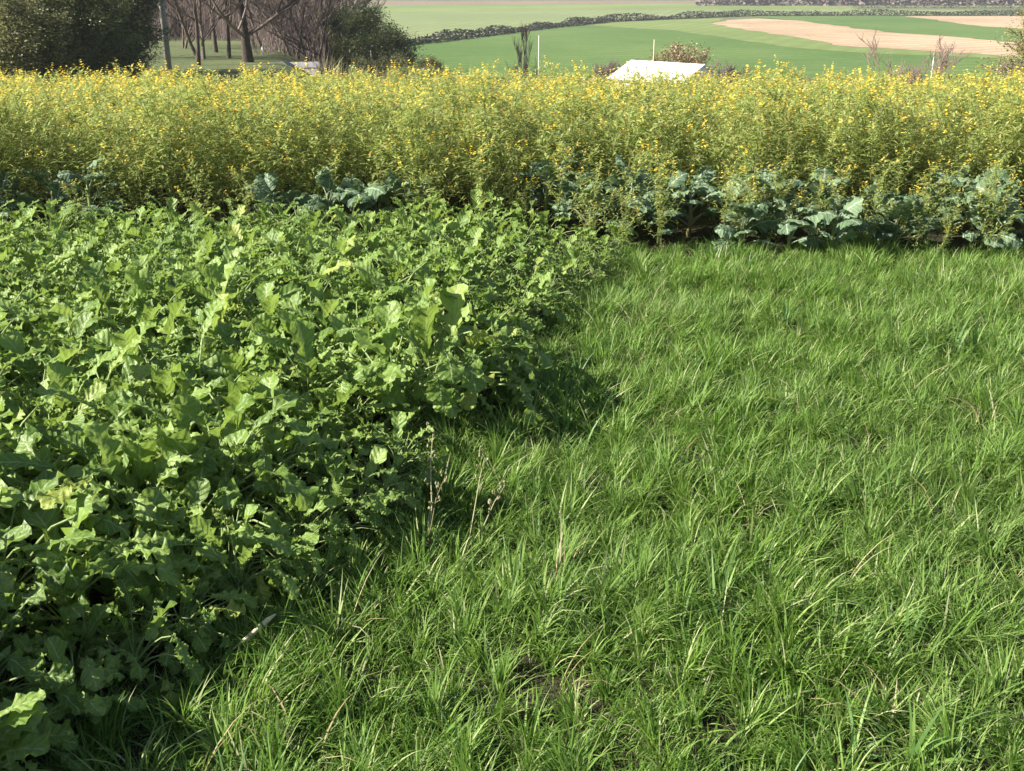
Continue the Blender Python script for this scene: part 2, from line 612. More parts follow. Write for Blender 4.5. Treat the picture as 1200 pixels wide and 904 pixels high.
tufts = []
for i in range(9):
    tufts.append(tuft('tuft_%02d' % i, 105, .05, .185, .0027, .0054, .05, M['grass'], .05, R.uniform(0, 6.28)))
for i in range(3):
    tufts.append(tuft('tuft_%02d' % (9 + i), 70, .04, .12, .0028, .005, .075, M['grass'], .14))
for i in range(2):
    tufts.append(tuft('tuft_%02d' % (12 + i), 12, .12, .22, .005, .009, .035, M['oat'], 0))
for i in range(2):
    tufts.append(tuft('tuft_%02d' % (14 + i), 10, .10, .28, .002, .0035, .05, M['dry'], 0))
pts, rots, scl, idx = [], [], [], []
row_dir = math.radians(8)
for ri in range(-60, 90):
    off = ri * .135
    s0 = -1.0
    while s0 < 11.5:
        s0 += R.uniform(.068, .125)
        x = off * math.cos(row_dir) + s0 * math.sin(row_dir) + R.gauss(0, .032)
        y = -off * math.sin(row_dir) + s0 * math.cos(row_dir)
        if y < 1.0 or x > 7.2 or x > 1.4 + .85 * y or y > 7.86 + .12 * math.sin(x * 3) + R.uniform(-.1, .15):
            continue
        e = edge_x(y)
        if x < e - .30 or (x < e - .04 and R.random() < .7):
            continue
        cl = mnoise.noise(Vector((x * 2.3, y * 2.3, 3.3)))
        if False:
            continue
        sc = max(.84, 1.04 + .55 * cl + R.uniform(-.16, .16))
        if x < e + .15:
            sc *= .85
        pts.append((x, y, terrain(x, y)))
        rots.append((R.gauss(0, .12), R.gauss(0, .12), R.uniform(0, 6.28)))
        scl.append(sc)
        q = R.random()
        cl2 = mnoise.noise(Vector((x * 1.1, y * 1.1, 9.3)))
        if q < .04 + max(0, cl2) * .15:
            idx.append(12 + R.randrange(2))
        elif q > .972 - max(0, -cl2) * .03:
            idx.append(14 + R.randrange(2))
        elif q > .8:
            idx.append(9 + R.randrange(3))
        else:
            idx.append(R.randrange(9))
for _ in range(2400):
    y = R.uniform(1.2, 7.9)
    x = R.uniform(edge_x(y) - .1, 1.2 + .8 * y)
    pts.append((x, y, terrain(x, y)))
    rots.append((R.gauss(0, .15), R.gauss(0, .15), R.uniform(0, 6.28)))
    scl.append(R.uniform(.8, 1.15))
    idx.append(9 + R.randrange(3))
print('grass tufts', len(pts))
g = make_scatter('grass', tufts, pts, rots, scl, idx)
tag(g, 'sunlit bright green sown grass growing in dense shaggy tufts', 'grass', kind='stuff')


# ------------------------------------------------------------------ broad leaves
def broad_leaf(b, seed, L=.26, Wd=.11, pet=.12, a0=1.1, arch=1.6, N=15, kind='radish', wave=.016, fold=.25, prad=.0035, curl=.0):
    r = random.Random(seed)
    tot = L + pet
    # centre line
    K = N + 5
    pts = []
    p = Vector((0, 0, 0))
    n_p = 4
    for i in range(n_p):
        s = (i / n_p) * pet
        ang = a0 - arch * (s / tot) ** 1.5
        pts.append((Vector(p), ang))
        p = p + Vector((0, math.cos(ang), math.sin(ang))) * (pet / n_p)
    petp = [q[0] for q in pts] + [Vector(p)]
    blade_pts = []
    for i in range(N + 1):
        t = i / N
        s = pet + t * L
        ang = a0 - arch * (s / tot) ** 1.5
        blade_pts.append((Vector(p), ang, t))
        p = p + Vector((0, math.cos(ang), math.sin(ang))) * (L / N)
    ph = r.uniform(0, 6.28)
    lob = [(.06 + r.uniform(-.02, .02), .30 + r.uniform(-.05, .1), .04), (.20 + r.uniform(-.02, .02), .50 + r.uniform(-.06, .1), .05), (.36 + r.uniform(-.02, .02), .70 + r.uniform(-.08, .08), .06)]
    jl = [[r.uniform(.8, 1.2) for _ in range(3)] for _ in range(2)]
    tooth = [[r.uniform(.86, 1.08) for _ in range(N + 1)] for _ in range(2)]

    def wid(t, sd):
        if kind == 'radish':
            w = .10
            for j, (c, h, q) in enumerate(lob):
                w = max(w, h * jl[sd][j] * math.sqrt(max(0, 1 - ((t - c) / (q * 1.7)) ** 2)))
            if t > .46:
                x = (t - .74) / .27
                w = max(w, math.sqrt(max(0, 1 - x * x)) if abs(x) < 1 else 0)
            if t > .97:
                w = .50
            return w * tooth[sd][int(t * N)]
        if kind == 'kale':
            x = (t - .52) / .50
            w = math.sqrt(max(0.0, 1 - abs(x) ** 2.3)) if abs(x) < 1 else 0
            return max(.08, w) * (tooth[sd][int(t * N)] * .9 + .1 * math.sin(t * 24 + ph))
        x = (t - .42) / .6
        return max(.05, math.sqrt(max(0, 1 - x * x)))
    cols = (-1, -.72, -.36, 0, .36, .72, 1)
    NC = 7
    vs, uv, fs = [], [], []
    for c, ang, t in blade_pts:
        up = Vector((0, -math.sin(ang), math.cos(ang)))
        for u in cols:
            sd = 0 if u < 0 else 1
            w = wid(t, sd) * Wd * .5 * (1.0 + (.05 if abs(u) == 1 else 0) * math.sin(t * 60 + ph))
            au = abs(u)
            z = au * w * fold - curl * (au * w) ** 2 / max(Wd, .01) * 4
            z += wave * au ** 1.6 * math.sin(t * 15 + ph + (1.3 if sd else 0)) + wave * .8 * au ** 2 * math.sin(t * 37 + ph * 2 + sd * 2) + wave * .28 * math.sin(au * 7 + t * 23 + ph)
            vs.append(c + Vector((1, 0, 0)) * (u * w) + up * z + Vector((0, math.cos(ang), math.sin(ang))) * (au * w * .10 - (au ** 2 * w * .35 if t > .9 else 0)))
            uv.append((.5 + u * .5, t))
    for i in range(N):
        for j in range(NC - 1):
            a = i * NC + j
            fs.append((a, a + 1, a + NC + 1, a + NC))
    tint = r.random() * .35
    b.add(vs, fs, uv, tint)
    # stalk and midrib underneath
    rp = petp + [q[0] - Vector((0, 0, .0015)) for q in blade_pts[1:N - 3:3]]
    rr = [prad * (1.15 - .85 * i / (len(rp) - 1)) for i in range(len(rp))]
    b.tube(rp, rr, 4, tint, False)


radish_leaves = []
for i in range(26):
    b = MB()
    up = i / 25
    L = R.uniform(.10, .175)
    broad_leaf(b, 100 + i, L, L * R.uniform(.42, .54), R.uniform(.15, .285), R.uniform(1.15, 1.48) - .2 * up, R.uniform(1.0, 2.5), 20, 'radish',
               R.uniform(.005, .011), R.uniform(-.35, .5), .0032)
    radish_leaves.append(b.mesh('radish_leaf', M['radish']))
small_leaves = []
for i in range(6):
    b = MB()
    L = R.uniform(.10, .15)
    broad_leaf(b, 200 + i, L, L * .5, .07, 1.35, R.uniform(.6, 1.6), 10, 'radish', .007, .35, .0025)
    small_leaves.append(b.mesh('radish_leaf_young', M['radish']))


def radish_spec(r, n=13):
    """azimuth, tilt, height, scale, mesh of each leaf"""
    out = []
    a = r.uniform(0, 6.28)
    for i in range(n):
        a += 2.4 + r.uniform(-.35, .35)
        t = i / (n - 1)
        if i >= n - 2:
            out.append((a, r.uniform(-.15, .2), .06 + .05 * t, r.uniform(.9, 1.3), r.choice(small_leaves)))
        else:
            out.append((a, r.uniform(-.5, -.1) * (1 - t) + r.uniform(-.1, .18), .01 + .09 * t, r.uniform(.58, 1.02) * (1.0 - .1 * t), r.choice(radish_leaves)))
    return out


def leaf_matrix(a, tilt, z, s):
    return Matrix.Translation((0, 0, z)) @ Euler((0, 0, a)).to_matrix().to_4x4() @ Euler((tilt, 0, 0)).to_matrix().to_4x4() @ Matrix.Scale(s, 4)


def joined(name, spec, mat):
    """one mesh out of the leaves of a plant, for the far and hidden plants"""
    b = MB()
    for a, ti, z, s, me in spec:
        mt = leaf_matrix(a, ti, z, s)
        vs = [mt @ v.co for v in me.vertices]
        fs = [tuple(p.vertices) for p in me.polygons]
        uvd = me.uv_layers[0].data
        uv = [(0.5, .5)] * len(vs)
        for p in me.polygons:
            for li in p.loop_indices:
                uv[me.loops[li].vertex_index] = tuple(uvd[li].uv)
        b.add(vs, fs, uv, R.random())
    return bpy.data.objects.new(name, b.mesh(name, mat))


# where the plants of the bed stand
spots = []
sp = .225
j = 0
y = 1.15
while y < 8.9:
    j += 1
    x = -8.0 + (.5 * sp if j % 2 else 0)
    while x < 2:
        px_, py_ = x + R.uniform(-.07, .07), y + R.uniform(-.07, .07)
        lim = edge_x(py_) - .13
        back = 8.22 - .3 * sm(.2, .9, px_) - .1 * math.sin(px_ * 2.1) - .12
        if px_ < lim and py_ < back:
            spots.append((px_, py_, lim - px_))
        x += sp
    y += sp * .87
# pull the front of the row tight so that the edge reads as a wall of leaves
for yy in np.arange(1.6, 8.2, .19):
    spots.append((edge_x(yy) - .10 + R.uniform(-.03, .03), float(yy), 0.0))


def inview(x, y, z=.35, m=40):
    d = Vector((x, y, z - H))
    fw = Vector((0, math.cos(PITCH), -math.sin(PITCH)))
    upv = Vector((0, math.sin(PITCH), math.cos(PITCH)))
    dep = d.dot(fw)
    if dep < .3:
        return None
    u = 600 + F * d.x / dep
    v = 452 - F * d.dot(upv) / dep
    return (u, v, dep) if (-m < u < 1200 + m and -m < v < 904 + m) else None


vis, hid = [], []
for s_ in spots:
    q = inview(s_[0], s_[1], .35, 50)
    (vis if q else hid).append((q[2] if q else 99, s_))
vis.sort(key=lambda t: t[0])
hid = [h for h in hid if h[1][1] > 1.0] + vis[299:]
vis = vis[:299]
print('radish plants', len(vis), 'rest', len(hid))


def canopy(x, y, ed):
    s = 1.0 + .22 * mnoise.noise(Vector((x * 1.4, y * 1.4, 7))) + R.uniform(-.1, .1)
    s *= .68 + .42 * sm(.05, .55, ed)
    # the plant that juts out over the grass half way along
    if (x + .42) ** 2 + (y - 4.7) ** 2 < .07:
        s = 1.42
    s *= 1 + .14 * (1 - sm(3.0, 4.2, y))
    if y < 3.3:
        s *= 1 + .17 * sm(1.0, 1.5, -x)  # near-left plants, mostly out of view, made taller to throw shade on the corner
    return s * (1.27 - .27 * sm(5.5, 7.5, y))


first_label = {
    'edge': ('dark green radish plant at the ragged edge of the bed, leaning over the grass', 'radish plants along the edge of the bed beside the grass'),
    'front': ('broad leaved green radish plant in the near part of the bed, lobes easy to see', 'radish plants in the near part of the bed'),
    'mid': ('bright green radish plant crowded among others in the middle of the bed', 'radish plants in the middle of the bed'),
    'back': ('small looking green radish plant in the back of the bed before the yellow flowered crop', 'radish plants at the back of the bed'),
}
ORD = ('nearest second third fourth fifth sixth seventh eighth ninth tenth eleventh twelfth thirteenth fourteenth fifteenth sixteenth seventeenth '
       'eighteenth nineteenth twentieth').split()
edge_n = sorted(v[1][1] for v in vis if v[1][2] < .08)
for dep, (x, y, ed) in vis:
    kind = 'edge' if ed < .08 else ('front' if y < 3.9 else ('mid' if y < 6.3 else 'back'))
    sc = canopy(x, y, ed)
    o = empty('radish_plant', (x, y, terrain(x, y)), 0, sc, R.gauss(0, .05), R.gauss(0, .05) + (.12 if ed < .08 else 0))
    lb, gp = first_label[kind]
    if kind == 'edge':
        q_ = edge_n.index(y)
        if q_ < 20:
            lb = '%s radish plant from the camera along the ragged edge of the bed' % ORD[q_]
        elif len(edge_n) - 1 - q_ < 20:
            q_ = len(edge_n) - 1 - q_
            lb = 'edge radish plant beside the grass, %s from the kale end of the bed' % (ORD[q_] if q_ else 'first')
    tag(o, lb, 'radish plant', gp)
    for a, ti, z, s, me in radish_spec(R, 26 if y < 6 else 20):
        c = obj('leaf', me, o)
        c.location = (0, 0, z)
        c.rotation_mode = 'XYZ'
        c.rotation_euler = (ti, R.gauss(0, .3), a)
        c.scale = (s, s, s)
x, y, z = on_plane(12, 812, .36)
o = empty('radish_plant', (x - .14, y, 0), .4, 1.08)
tag(o, 'radish plant in the lower left corner with broad pale sunlit leaves', 'radish plant', 'radish plants in the near part of the bed')
wide = []
for i in range(4):
    b = MB()
    broad_leaf(b, 900 + i, .15, .12, .17, 1.3, 1.6, 20, 'kale', .009, .3, .004)
    wide.append(b.mesh('radish_leaf_broad', M['radish']))
for i in range(11):
    c = obj('leaf', wide[i % 4], o)
    c.location = (0, 0, .02)
    c.rotation_euler = (-.35 + .5 * i / 10, R.gauss(0, .15), 2.4 * i)
    q = R.uniform(.8, 1.1)
    c.scale = (q, q, q)
rp = [joined('bedplant_%02d' % i, radish_spec(R, 15), M['radish']) for i in range(6)]
o = make_scatter('radish_bed', rp, [(x, y, terrain(x, y)) for _, (x, y, e) in hid],
                 [(R.gauss(0, .05), R.gauss(0, .05), R.uniform(0, 6.28)) for _ in hid],
                 [canopy(x, y, e) for _, (x, y, e) in hid], [R.randrange(6) for _ in hid])
tag(o, 'rest of the dense green radish bed running on past the left side', 'radish bed', kind='stuff')

# ------------------------------------------------------------------ kale in front of the yellow crop
kale_leaves = []
for i in range(10):
    b = MB()
    L = R.uniform(.17, .27)
    broad_leaf(b, 300 + i, L, L * R.uniform(.75, .95), R.uniform(.09, .16), R.uniform(.9, 1.3), R.uniform(.8, 1.7), 15, 'kale',
               R.uniform(.010, .018), R.uniform(.0, .25), .0055, .3)
    kale_leaves.append(b.mesh('kale_leaf', M['kale']))
# column of the photograph, distance, scale, label
KALE = [
    (4, 8.75, .8, 'blue green kale plant at the left end of the row behind the radishes'),
    (68, 8.7, .85, 'blue green kale plant low behind the radishes, second from the left end of its row'),
    (112, 8.6, 1.0, 'kale plant with one pale upright leaf standing over the back of the radish bed'),
    (325, 8.7, .85, 'small dusky kale plant half hidden under yellow flowers behind the radishes'),
    (385, 8.62, .9, 'kale plant with grey blue leaves, left of the close pair behind the radish bed'),
    (425, 8.7, 1.0, 'taller kale plant with a pale top leaf behind the middle of the radish bed'),
    (482, 8.62, .92, 'kale plant with frosty pale leaves rising just over the radish leaves'),
    (640, 8.75, .95, 'kale plant with a flat pale leaf behind the right end of the radish bed'),
    (662, 9.0, 1.15, 'kale plant set back among the yellow crop, one grey leaf high up'),
    (690, 8.5, 1.0, 'kale plant with drooping leaves over the last radishes of the bed'),
    (735, 8.75, 1.12, 'kale plant with a large star shaped spread of pale ribbed leaves'),
    (772, 8.6, .95, 'shaded blue kale plant left of the dark gap between bed and lawn'),
    (806, 8.9, 1.05, 'kale plant with pointed pale leaves above the dark gap beside orange blooms'),
    (868, 8.3, .8, 'low kale plant with smooth grey green leaves right of the dark gap'),
    (893, 8.75, 1.12, 'tall bluish kale plant at the back of the thick clump behind the grass'),
    (925, 8.35, .95, 'kale plant with the broad pale front leaf in the middle of the clump'),
    (958, 8.7, 1.15, 'tall kale plant with ragged blue top leaves behind the clump'),
    (975, 8.2, .78, 'low kale plant with a curled leaf bending to the grass'),
    (1010, 8.5, 1.0, 'kale plant with light green leaf tips over a dark hollow'),
    (1045, 8.35, 1.0, 'kale plant with a jagged pale leaf held out level over the grass'),
    (1082, 8.55, .85, 'dark shaded kale plant right of the jagged leafed one'),
    (1112, 8.95, 1.1, 'kale plant tucked into the yellow crop where it turns darker green'),
    (1150, 8.35, .95, 'kale plant with a pale leaf reaching low over the grass near the right edge'),
    (1178, 8.65, 1.15, 'tall grey blue kale plant second from the right end of the row'),
    (1212, 8.4, 1.05, 'kale plant cut by the right edge, its big leaves in the sun'),
]
for px, y, s, lb in KALE:
    x, y, z = at(px, y - .12 - .38 * sm(660, 740, px))
    o = empty('kale_plant', (x, y, z), R.uniform(0, 6.28), s * 1.12)
    tag(o, lb, 'kale plant', 'kale plants in front of the yellow flowered crop')
    b = MB()
    hgt = R.uniform(.26, .40)
    b.tube([(0, 0, -.01), (.01, .005, hgt * .5), (0, .01, hgt)], [.017, .015, .009], 6)
    obj('stem', b.mesh('kale_stem', M['hempstem']), o)
    n = 13
    a = R.uniform(0, 6.28)
    for i in range(n):
        a += 2.4 + R.uniform(-.3, .3)
        t = i / (n - 1)
        c = obj('leaf', R.choice(kale_leaves), o)
        c.location = (0, 0, .06 + (hgt - .06) * t)
        c.rotation_euler = (R.uniform(-.5, -.15) * (1 - t) + R.uniform(-.05, .5) * t + R.gauss(0, .2), R.gauss(0, .35), a)
        q = R.uniform(.62, 1.12) * (1 - .32 * max(0, t - .6) / .4)
        c.scale = (q, q, q)

# ------------------------------------------------------------------ yellow flowered crop
def hemp_plant(seed, hh=1.12):
    r = random.Random(seed)
    st, fo, fl = MB(), MB(), MB()

    def narrow_leaf(p, az, el, L, w):
        d = Vector((math.cos(az) * math.cos(el), math.sin(az) * math.cos(el), math.sin(el)))
        sd = Vector((-math.sin(az), math.cos(az), r.uniform(-.5, .5))).normalized()
        dr = Vector((0, 0, -1)) * L * r.uniform(.05, .35)
        p = Vector(p)
        m = p + d * L * .45
        e = p + d * L + dr
        tt = r.random()
        fo.add([p, m - sd * w * .5, m + Vector((0, 0, -.002)), m + sd * w * .5, e], [(0, 1, 2), (0, 2, 3), (1, 4, 2), (2, 4, 3)],
               [(.5, 0), (0, .5), (.5, .5), (1, .5), (.5, 1)], tt)

    def raceme(p, d, n, ln):
        for i in range(n):
            q = Vector(p) + Vector(d) * ln * (i / n) + Vector((r.gauss(0, .007), r.gauss(0, .007), r.gauss(0, .004)))
            sz = r.uniform(.012, .021)
            az = r.uniform(0, 6.28)
            u = Vector((math.cos(az), math.sin(az), r.uniform(-.2, .6))).normalized()
            w = u.cross(Vector((r.gauss(0, .3), r.gauss(0, .3), 1))).normalized()
            q2 = q + u * sz
            fl.add([q, q2 - w * sz * .6, q2 + u * sz * .5, q2 + w * sz * .6], [(0, 1, 2), (0, 2, 3)])

    def shoot(p0, d0, L, r0, n, leafs, flower):
        pts = [Vector(p0)]
        d = Vector(d0).normalized()
        for i in range(n):
            d = (d + Vector((r.gauss(0, .08), r.gauss(0, .08), .12))).normalized()
            pts.append(pts[-1] + d * (L / n))
        st.tube(pts, [r0 * (1 - .7 * i / n) for i in range(n + 1)], 3, r.random(), False)
        for i in range(leafs):
            t = r.uniform(.04, 1)
            k = min(n - 1, int(t * n))
            q = pts[k].lerp(pts[k + 1], t * n - k)
            narrow_leaf(q, r.uniform(0, 6.28), r.uniform(-.2, .9), r.uniform(.05, .095), r.uniform(.012, .021))
        if flower:
            raceme(pts[-1] - d * .02, d, r.randrange(5, 11), r.uniform(.07, .13))
        return pts
    lean = Vector((r.gauss(0, .08), r.gauss(0, .08), 1))
    main = shoot((0, 0, 0), lean, hh * .93, .0055, 8, 44, True)
    for i in range(16):
        t = r.uniform(.12, .93)
        k = min(7, int(t * 8))
        q = main[k].lerp(main[k + 1], t * 8 - k)
        a = r.uniform(0, 6.28)
        L = (1 - t) * .45 * hh + .14
        shoot(q, (math.cos(a) * .8, math.sin(a) * .8, .75), L, .003, 4, int(9 + L * 30), r.random() < .34)
    return st.mesh('hemp_stem', M['hempstem']), fo.mesh('hemp_foliage', M['hemp']), fl.mesh('hemp_flower', M['petal'])


HP = [hemp_plant(500 + i, 1.08 + .12 * (i % 4) / 3) for i in range(9)]


def hemp_front(x):
    px = 600 + x / 8.6 * F / .95
    f = 8.50 - .35 * sm(.3, .9, x) + .35 * mnoise.noise(Vector((x * 1.7, 2, 3))) + .75 * max(0, mnoise.noise(Vector((x * 3.4, 7, 3))))
    if 775 < px < 835:
        f += .35
    return f


hsp = []
y = 8.5
while y < 15.3:
    x = -8.9
    while x < 8.9:
        qx, qy = x + R.uniform(-.1, .1), y + R.uniform(-.09, .09)
        if qy > hemp_front(qx):
            hsp.append((qx, qy))
        x += .235
    y += .22
low = set()
for _ in range(44):
    qx = R.uniform(.3, 4.8) if _ < 34 else R.uniform(-4.4, .3)
    qy = R.uniform(8.12, 8.5) - .5 * sm(.3, .9, qx)
    if not 775 < 600 + qx / 8.6 * F / .95 < 835 or R.random() < .3:
        low.add((qx, qy))
hsp += sorted(low)
hv = sorted([p for p in hsp if inview(p[0], p[1], .9, 30)], key=lambda p: p[1] + abs(p[0]) * .05)
near = hv[:300]
ns = set(near)
rest = [p for p in hsp if p not in ns]
print('crop plants', len(near), len(rest))
for (x, y) in near:
    st, fo, fl = R.choice(HP)
    sc = R.uniform(.40, .72) if (x, y) in low else R.uniform(.85, 1.02) + .13 * mnoise.noise(Vector((x * 1.3, y * 1.3, 2)))
    o = empty('flowering_plant', (x, y, terrain(x, y)), R.uniform(0, 6.28), sc)
    front = y < hemp_front(x) + .24
    if (x, y) in low:
        tag(o, 'short yellow flowered shoot growing among the blue green kale leaves', 'flowering plant', 'short flowering shoots between the kale plants')
    elif front:
        tag(o, 'yellow flowered tall plant in the front row, stems bare behind the blue kale', 'flowering plant', 'yellow flowered plants of the front row')
    else:
        tag(o, 'yellow flowered tall plant packed in behind the front row of its crop', 'flowering plant', 'yellow flowered plants behind the front row')
    obj('stem', st, o)
    tag(obj('foliage', fo, o), kind='stuff')
    tag(obj('flowers', fl, o), kind='stuff')
cropp = []
for i, (st, fo, fl) in enumerate(HP):
    o = bpy.data.objects.new('cropplant_%02d' % i, None)
    b = MB()
    me = None
    # one mesh with three materials
    import bmesh
    bm = bmesh.new()
    me = bpy.data.meshes.new('crop_plant')
    for mi, m_ in enumerate((st, fo, fl)):
        n0 = len(bm.faces)
        bm.from_mesh(m_)
        bm.faces.ensure_lookup_table()
        for f_ in bm.faces[n0:]:
            f_.material_index = mi
    bm.to_mesh(me)
    bm.free()
    for m_ in ('hempstem', 'hemp', 'petal'):
        me.materials.append(M[m_])
    bpy.data.objects.remove(o)
    cropp.append(bpy.data.objects.new('cropplant_%02d' % i, me))
o = make_scatter('flowering_crop', cropp, [(x, y, terrain(x, y)) for x, y in rest], [(0, 0, R.uniform(0, 6.28)) for _ in rest],
                 [R.uniform(.90, 1.06) + .13 * mnoise.noise(Vector((x * 1.3, y * 1.3, 2))) for x, y in rest], [R.randrange(len(cropp)) for _ in rest])
tag(o, 'yellow flowered crop stretching back to the valley edge behind the front rows', 'crop', kind='stuff')


# ------------------------------------------------------------------ weed stalks and the bleached leaf
def seed_stalk(name, bx, by, tips, label):
    x, y, z = on_plane(bx, by)
    o = empty(name, (x, y, terrain(x, y)))
    tag(o, label, 'weed', 'dry seed stalks at the edge of the grass')
    for tx, ty, hz in tips:
        d = ray(tx, ty)
        t = (hz - H) / d.z
        e = Vector((d.x * t, d.y * t, hz)) - Vector((x, y, 0))
        b = MB()
        pts = [Vector((0, 0, 0)), e * .35 + Vector((R.gauss(0, .01), R.gauss(0, .01), .01)), e * .7 + Vector((R.gauss(0, .01), 0, .01)), e]
        b.tube(pts, [.0028, .0024, .0019, .0012], 5, .8)
        s = obj('stalk', b.mesh('stalk', M['drytwig']), o)
        b = MB()
        for i in range(11):
            t = .55 + .45 * i / 10
            q = pts[2].lerp(pts[3], max(0, (t - .7) / .3)) if t > .7 else pts[1].lerp(pts[2], (t - .35) / .35)
            a = R.uniform(0, 6.28)
            q2 = q + Vector((math.cos(a) * .018, math.sin(a) * .018, .014))
            b.tube([q, q2], [.0008, .0008], 3)
            for _ in range(3):
                c = q2 + Vector((R.gauss(0, .003), R.gauss(0, .003), R.gauss(0, .003)))
                b.tube([c - Vector((0, 0, .005)), c, c + Vector((0, 0, .006))], [.001, .0042, .001], 5)
        obj('seed_head', b.mesh('seed_head', M['drytwig']), s)


seed_stalk('seed_stalk', 498, 655, [(508, 503, .34), (522, 560, .27)], 'tall pale stalk with brown seed heads leaning left at the shaded edge of the bed')
seed_stalk('seed_stalk', 548, 640, [(570, 525, .28), (592, 565, .22)], 'forked dry stalk with a loose seed head leaning right over the shaded hollow')
x, y, z = on_plane(262, 782)
b = MB()
e = on_plane(304, 735)
pts = [Vector((0, 0, .05)), Vector((.05, .03, .075)), Vector((.11, .075, .11)), Vector((.17, .12, .15)), Vector((.20, .14, .165))]
b.tube(pts, [.003, .006, .012, .011, .003], 7, .6)
b.tube([pts[0], Vector((-.03, .005, .04)), Vector((-.06, -.02, .02))], [.003, .0025, .0015], 5, .3)
o = obj('bleached_leaf', b.mesh('bleached_leaf', M['palestalk']))
o.scale = (.72, .72, .72)
o.location = (x, y, 0)
tag(o, 'single bleached dead leaf sticking up in the shade beside the radishes', 'dead leaf')


# ------------------------------------------------------------------ trees, shrubs beyond
def grow(b, r, p, d, L, rad, depth, spread=.5, up=.08, tips=None, kids=(3, 4), minr=.008, sides=5):
    n = 4
    pts = [Vector(p)]
    d = Vector(d).normalized()
    for i in range(n):
        d = (d + Vector((r.gauss(0, .1), r.gauss(0, .1), r.gauss(0, .06) + up))).normalized()
        pts.append(pts[-1] + d * (L / n))
    b.tube(pts, [max(minr, rad * (1 - .45 * i / n)) for i in range(n + 1)], sides if depth > 1 else 3, r.random(), False)
    if tips is not None and depth <= 1:
        tips += pts[1:]
    if depth == 0:
        return
    for i in range(r.randint(*kids)):
        t = r.uniform(.35, 1)
        q = pts[min(n, int(t * n + .5))]
        a = r.uniform(0, 6.28)
        nd = (d * 1.0 + Vector((math.cos(a), math.sin(a), r.uniform(-.2, .5))) * r.uniform(spread * .7, spread * 1.5)).normalized()
        grow(b, r, q, nd, L * r.uniform(.55, .8), rad * (.6 if i else .72), depth - 1, spread, up, tips, kids, minr, sides)


def leaves_on(mb, r, tips, per, size, spread):
    for p in tips:
        for _ in range(per):
            c = Vector(p) + Vector((r.gauss(0, spread), r.gauss(0, spread), r.gauss(0, spread)))
            a = Vector((r.gauss(0, 1), r.gauss(0, 1), r.gauss(0, 1))).normalized()
            u = a.cross(Vector((0, 0, 1))).normalized() if abs(a.z) < .95 else Vector((1, 0, 0))
            s = size * r.uniform(.6, 1.4)
            mb.add([c - u * s * .4, c - a * s * .0 + a.cross(u) * s * .3, c + u * s * .6, c - a.cross(u) * s * .3], [(0, 1, 2, 3)])


def tree_meshes(seed, hgt, rad, bark, twig, leafmat=None, stems=1, depth=4, per=6, lsize=.07, lspread=.18, spread=.55, low=.3, kids=(3, 4), trunk_len=.35, up=.08, minr=.008):
    r = random.Random(seed)
    t, c, l = MB(), MB(), MB()
    tips = []
    for s in range(stems):
        a = r.uniform(0, 6.28)
        lean = 0 if stems == 1 else .35
        d = Vector((math.cos(a) * lean, math.sin(a) * lean, 1)).normalized()
        pts = [Vector((math.cos(a) * .15 * (stems > 1), math.sin(a) * .15 * (stems > 1), -.15))]
        n = 6
        for i in range(n):
            d = (d + Vector((r.gauss(0, .05), r.gauss(0, .05), .02))).normalized()
            pts.append(pts[-1] + d * hgt * trunk_len * 1.6 / n)
        rr = [rad * (1.35 if i == 0 else 1 - .5 * i / n) for i in range(n + 1)]
        t.tube(pts, rr, 8, r.random(), False)
        for i in range(n + 1):
            if i / n < low:
                continue
            for _ in range(2):
                a = r.uniform(0, 6.28)
                grow(c, r, pts[i], (math.cos(a) * .8, math.sin(a) * .8, r.uniform(.2, .9)), hgt * .26, rr[i] * .5, depth - 1, spread, up, tips, kids, minr)
        grow(c, r, pts[-1], d, hgt * .3, rr[-1], depth, spread, up, tips, kids, minr)
    res = [('trunk', t.mesh('trunk', bark)), ('branches', c.mesh('branches', twig))]
    if leafmat:
        leaves_on(l, r, tips, per, lsize, lspread)
        res.append(('foliage', l.mesh('foliage', leafmat, False)))
    return res


def put_tree(name, parts, px, y, label, cat, group=None, rz=None, sc=1.0, dz=0):
    x, y, z = at(px, y)
    o = empty(name, (x, y, z + dz), R.uniform(0, 6.28) if rz is None else rz, sc)
    tag(o, label, cat, group)
    for nm, me in parts:
        obj(nm, me, o)
    return o


T_bareA = tree_meshes(1, 11, .105, M['bark'], M['twig'], low=.25)
T_bareB = tree_meshes(2, 9, .07, M['bark'], M['twig'], stems=2, low=.12)
T_bareC = tree_meshes(3, 12, .18, M['darkbark'], M['twig'], low=.12, spread=.75)
T_dark = tree_meshes(4, 6, .10, M['darkbark'], M['darkbark'], M['darkleaf'], stems=4, low=0, depth=3, per=4, lsize=.11, lspread=.20, spread=.8, up=.0)
T_bush = tree_meshes(5, 3.4, .06, M['darkbark'], M['twig'], M['darkleaf'], stems=5, low=0, depth=3, per=8, lsize=.075, lspread=.14, spread=.8, up=.0)
T_olive = tree_meshes(6, 4.2, .08, M['darkbark'], M['twig'], M['oliveleaf'], stems=4, low=0, depth=3, per=9, lsize=.08, lspread=.16, spread=.8)
T_yellow = tree_meshes(7, 9, .24, M['darkbark'], M['twig'], M['yellowleaf'], stems=2, low=.15, depth=4, per=5, lsize=.11, lspread=.2, spread=.8, up=-.02)
T_rust = tree_meshes(8, 3.2, .04, M['twig'], M['twig'], M['rustleaf'], stems=5, low=0, depth=3, per=5, lsize=.08, lspread=.12, spread=.6)
T_pink = tree_meshes(9, 3.6, .03, M['pinktwig'], M['pinktwig'], None, stems=4, low=0.1, depth=3, spread=.6, minr=.009)
T_grey = tree_meshes(10, 3.0, .04, M['twig'], M['twig'], None, stems=6, low=0, depth=3, spread=.7, kids=(4, 5), minr=.009)
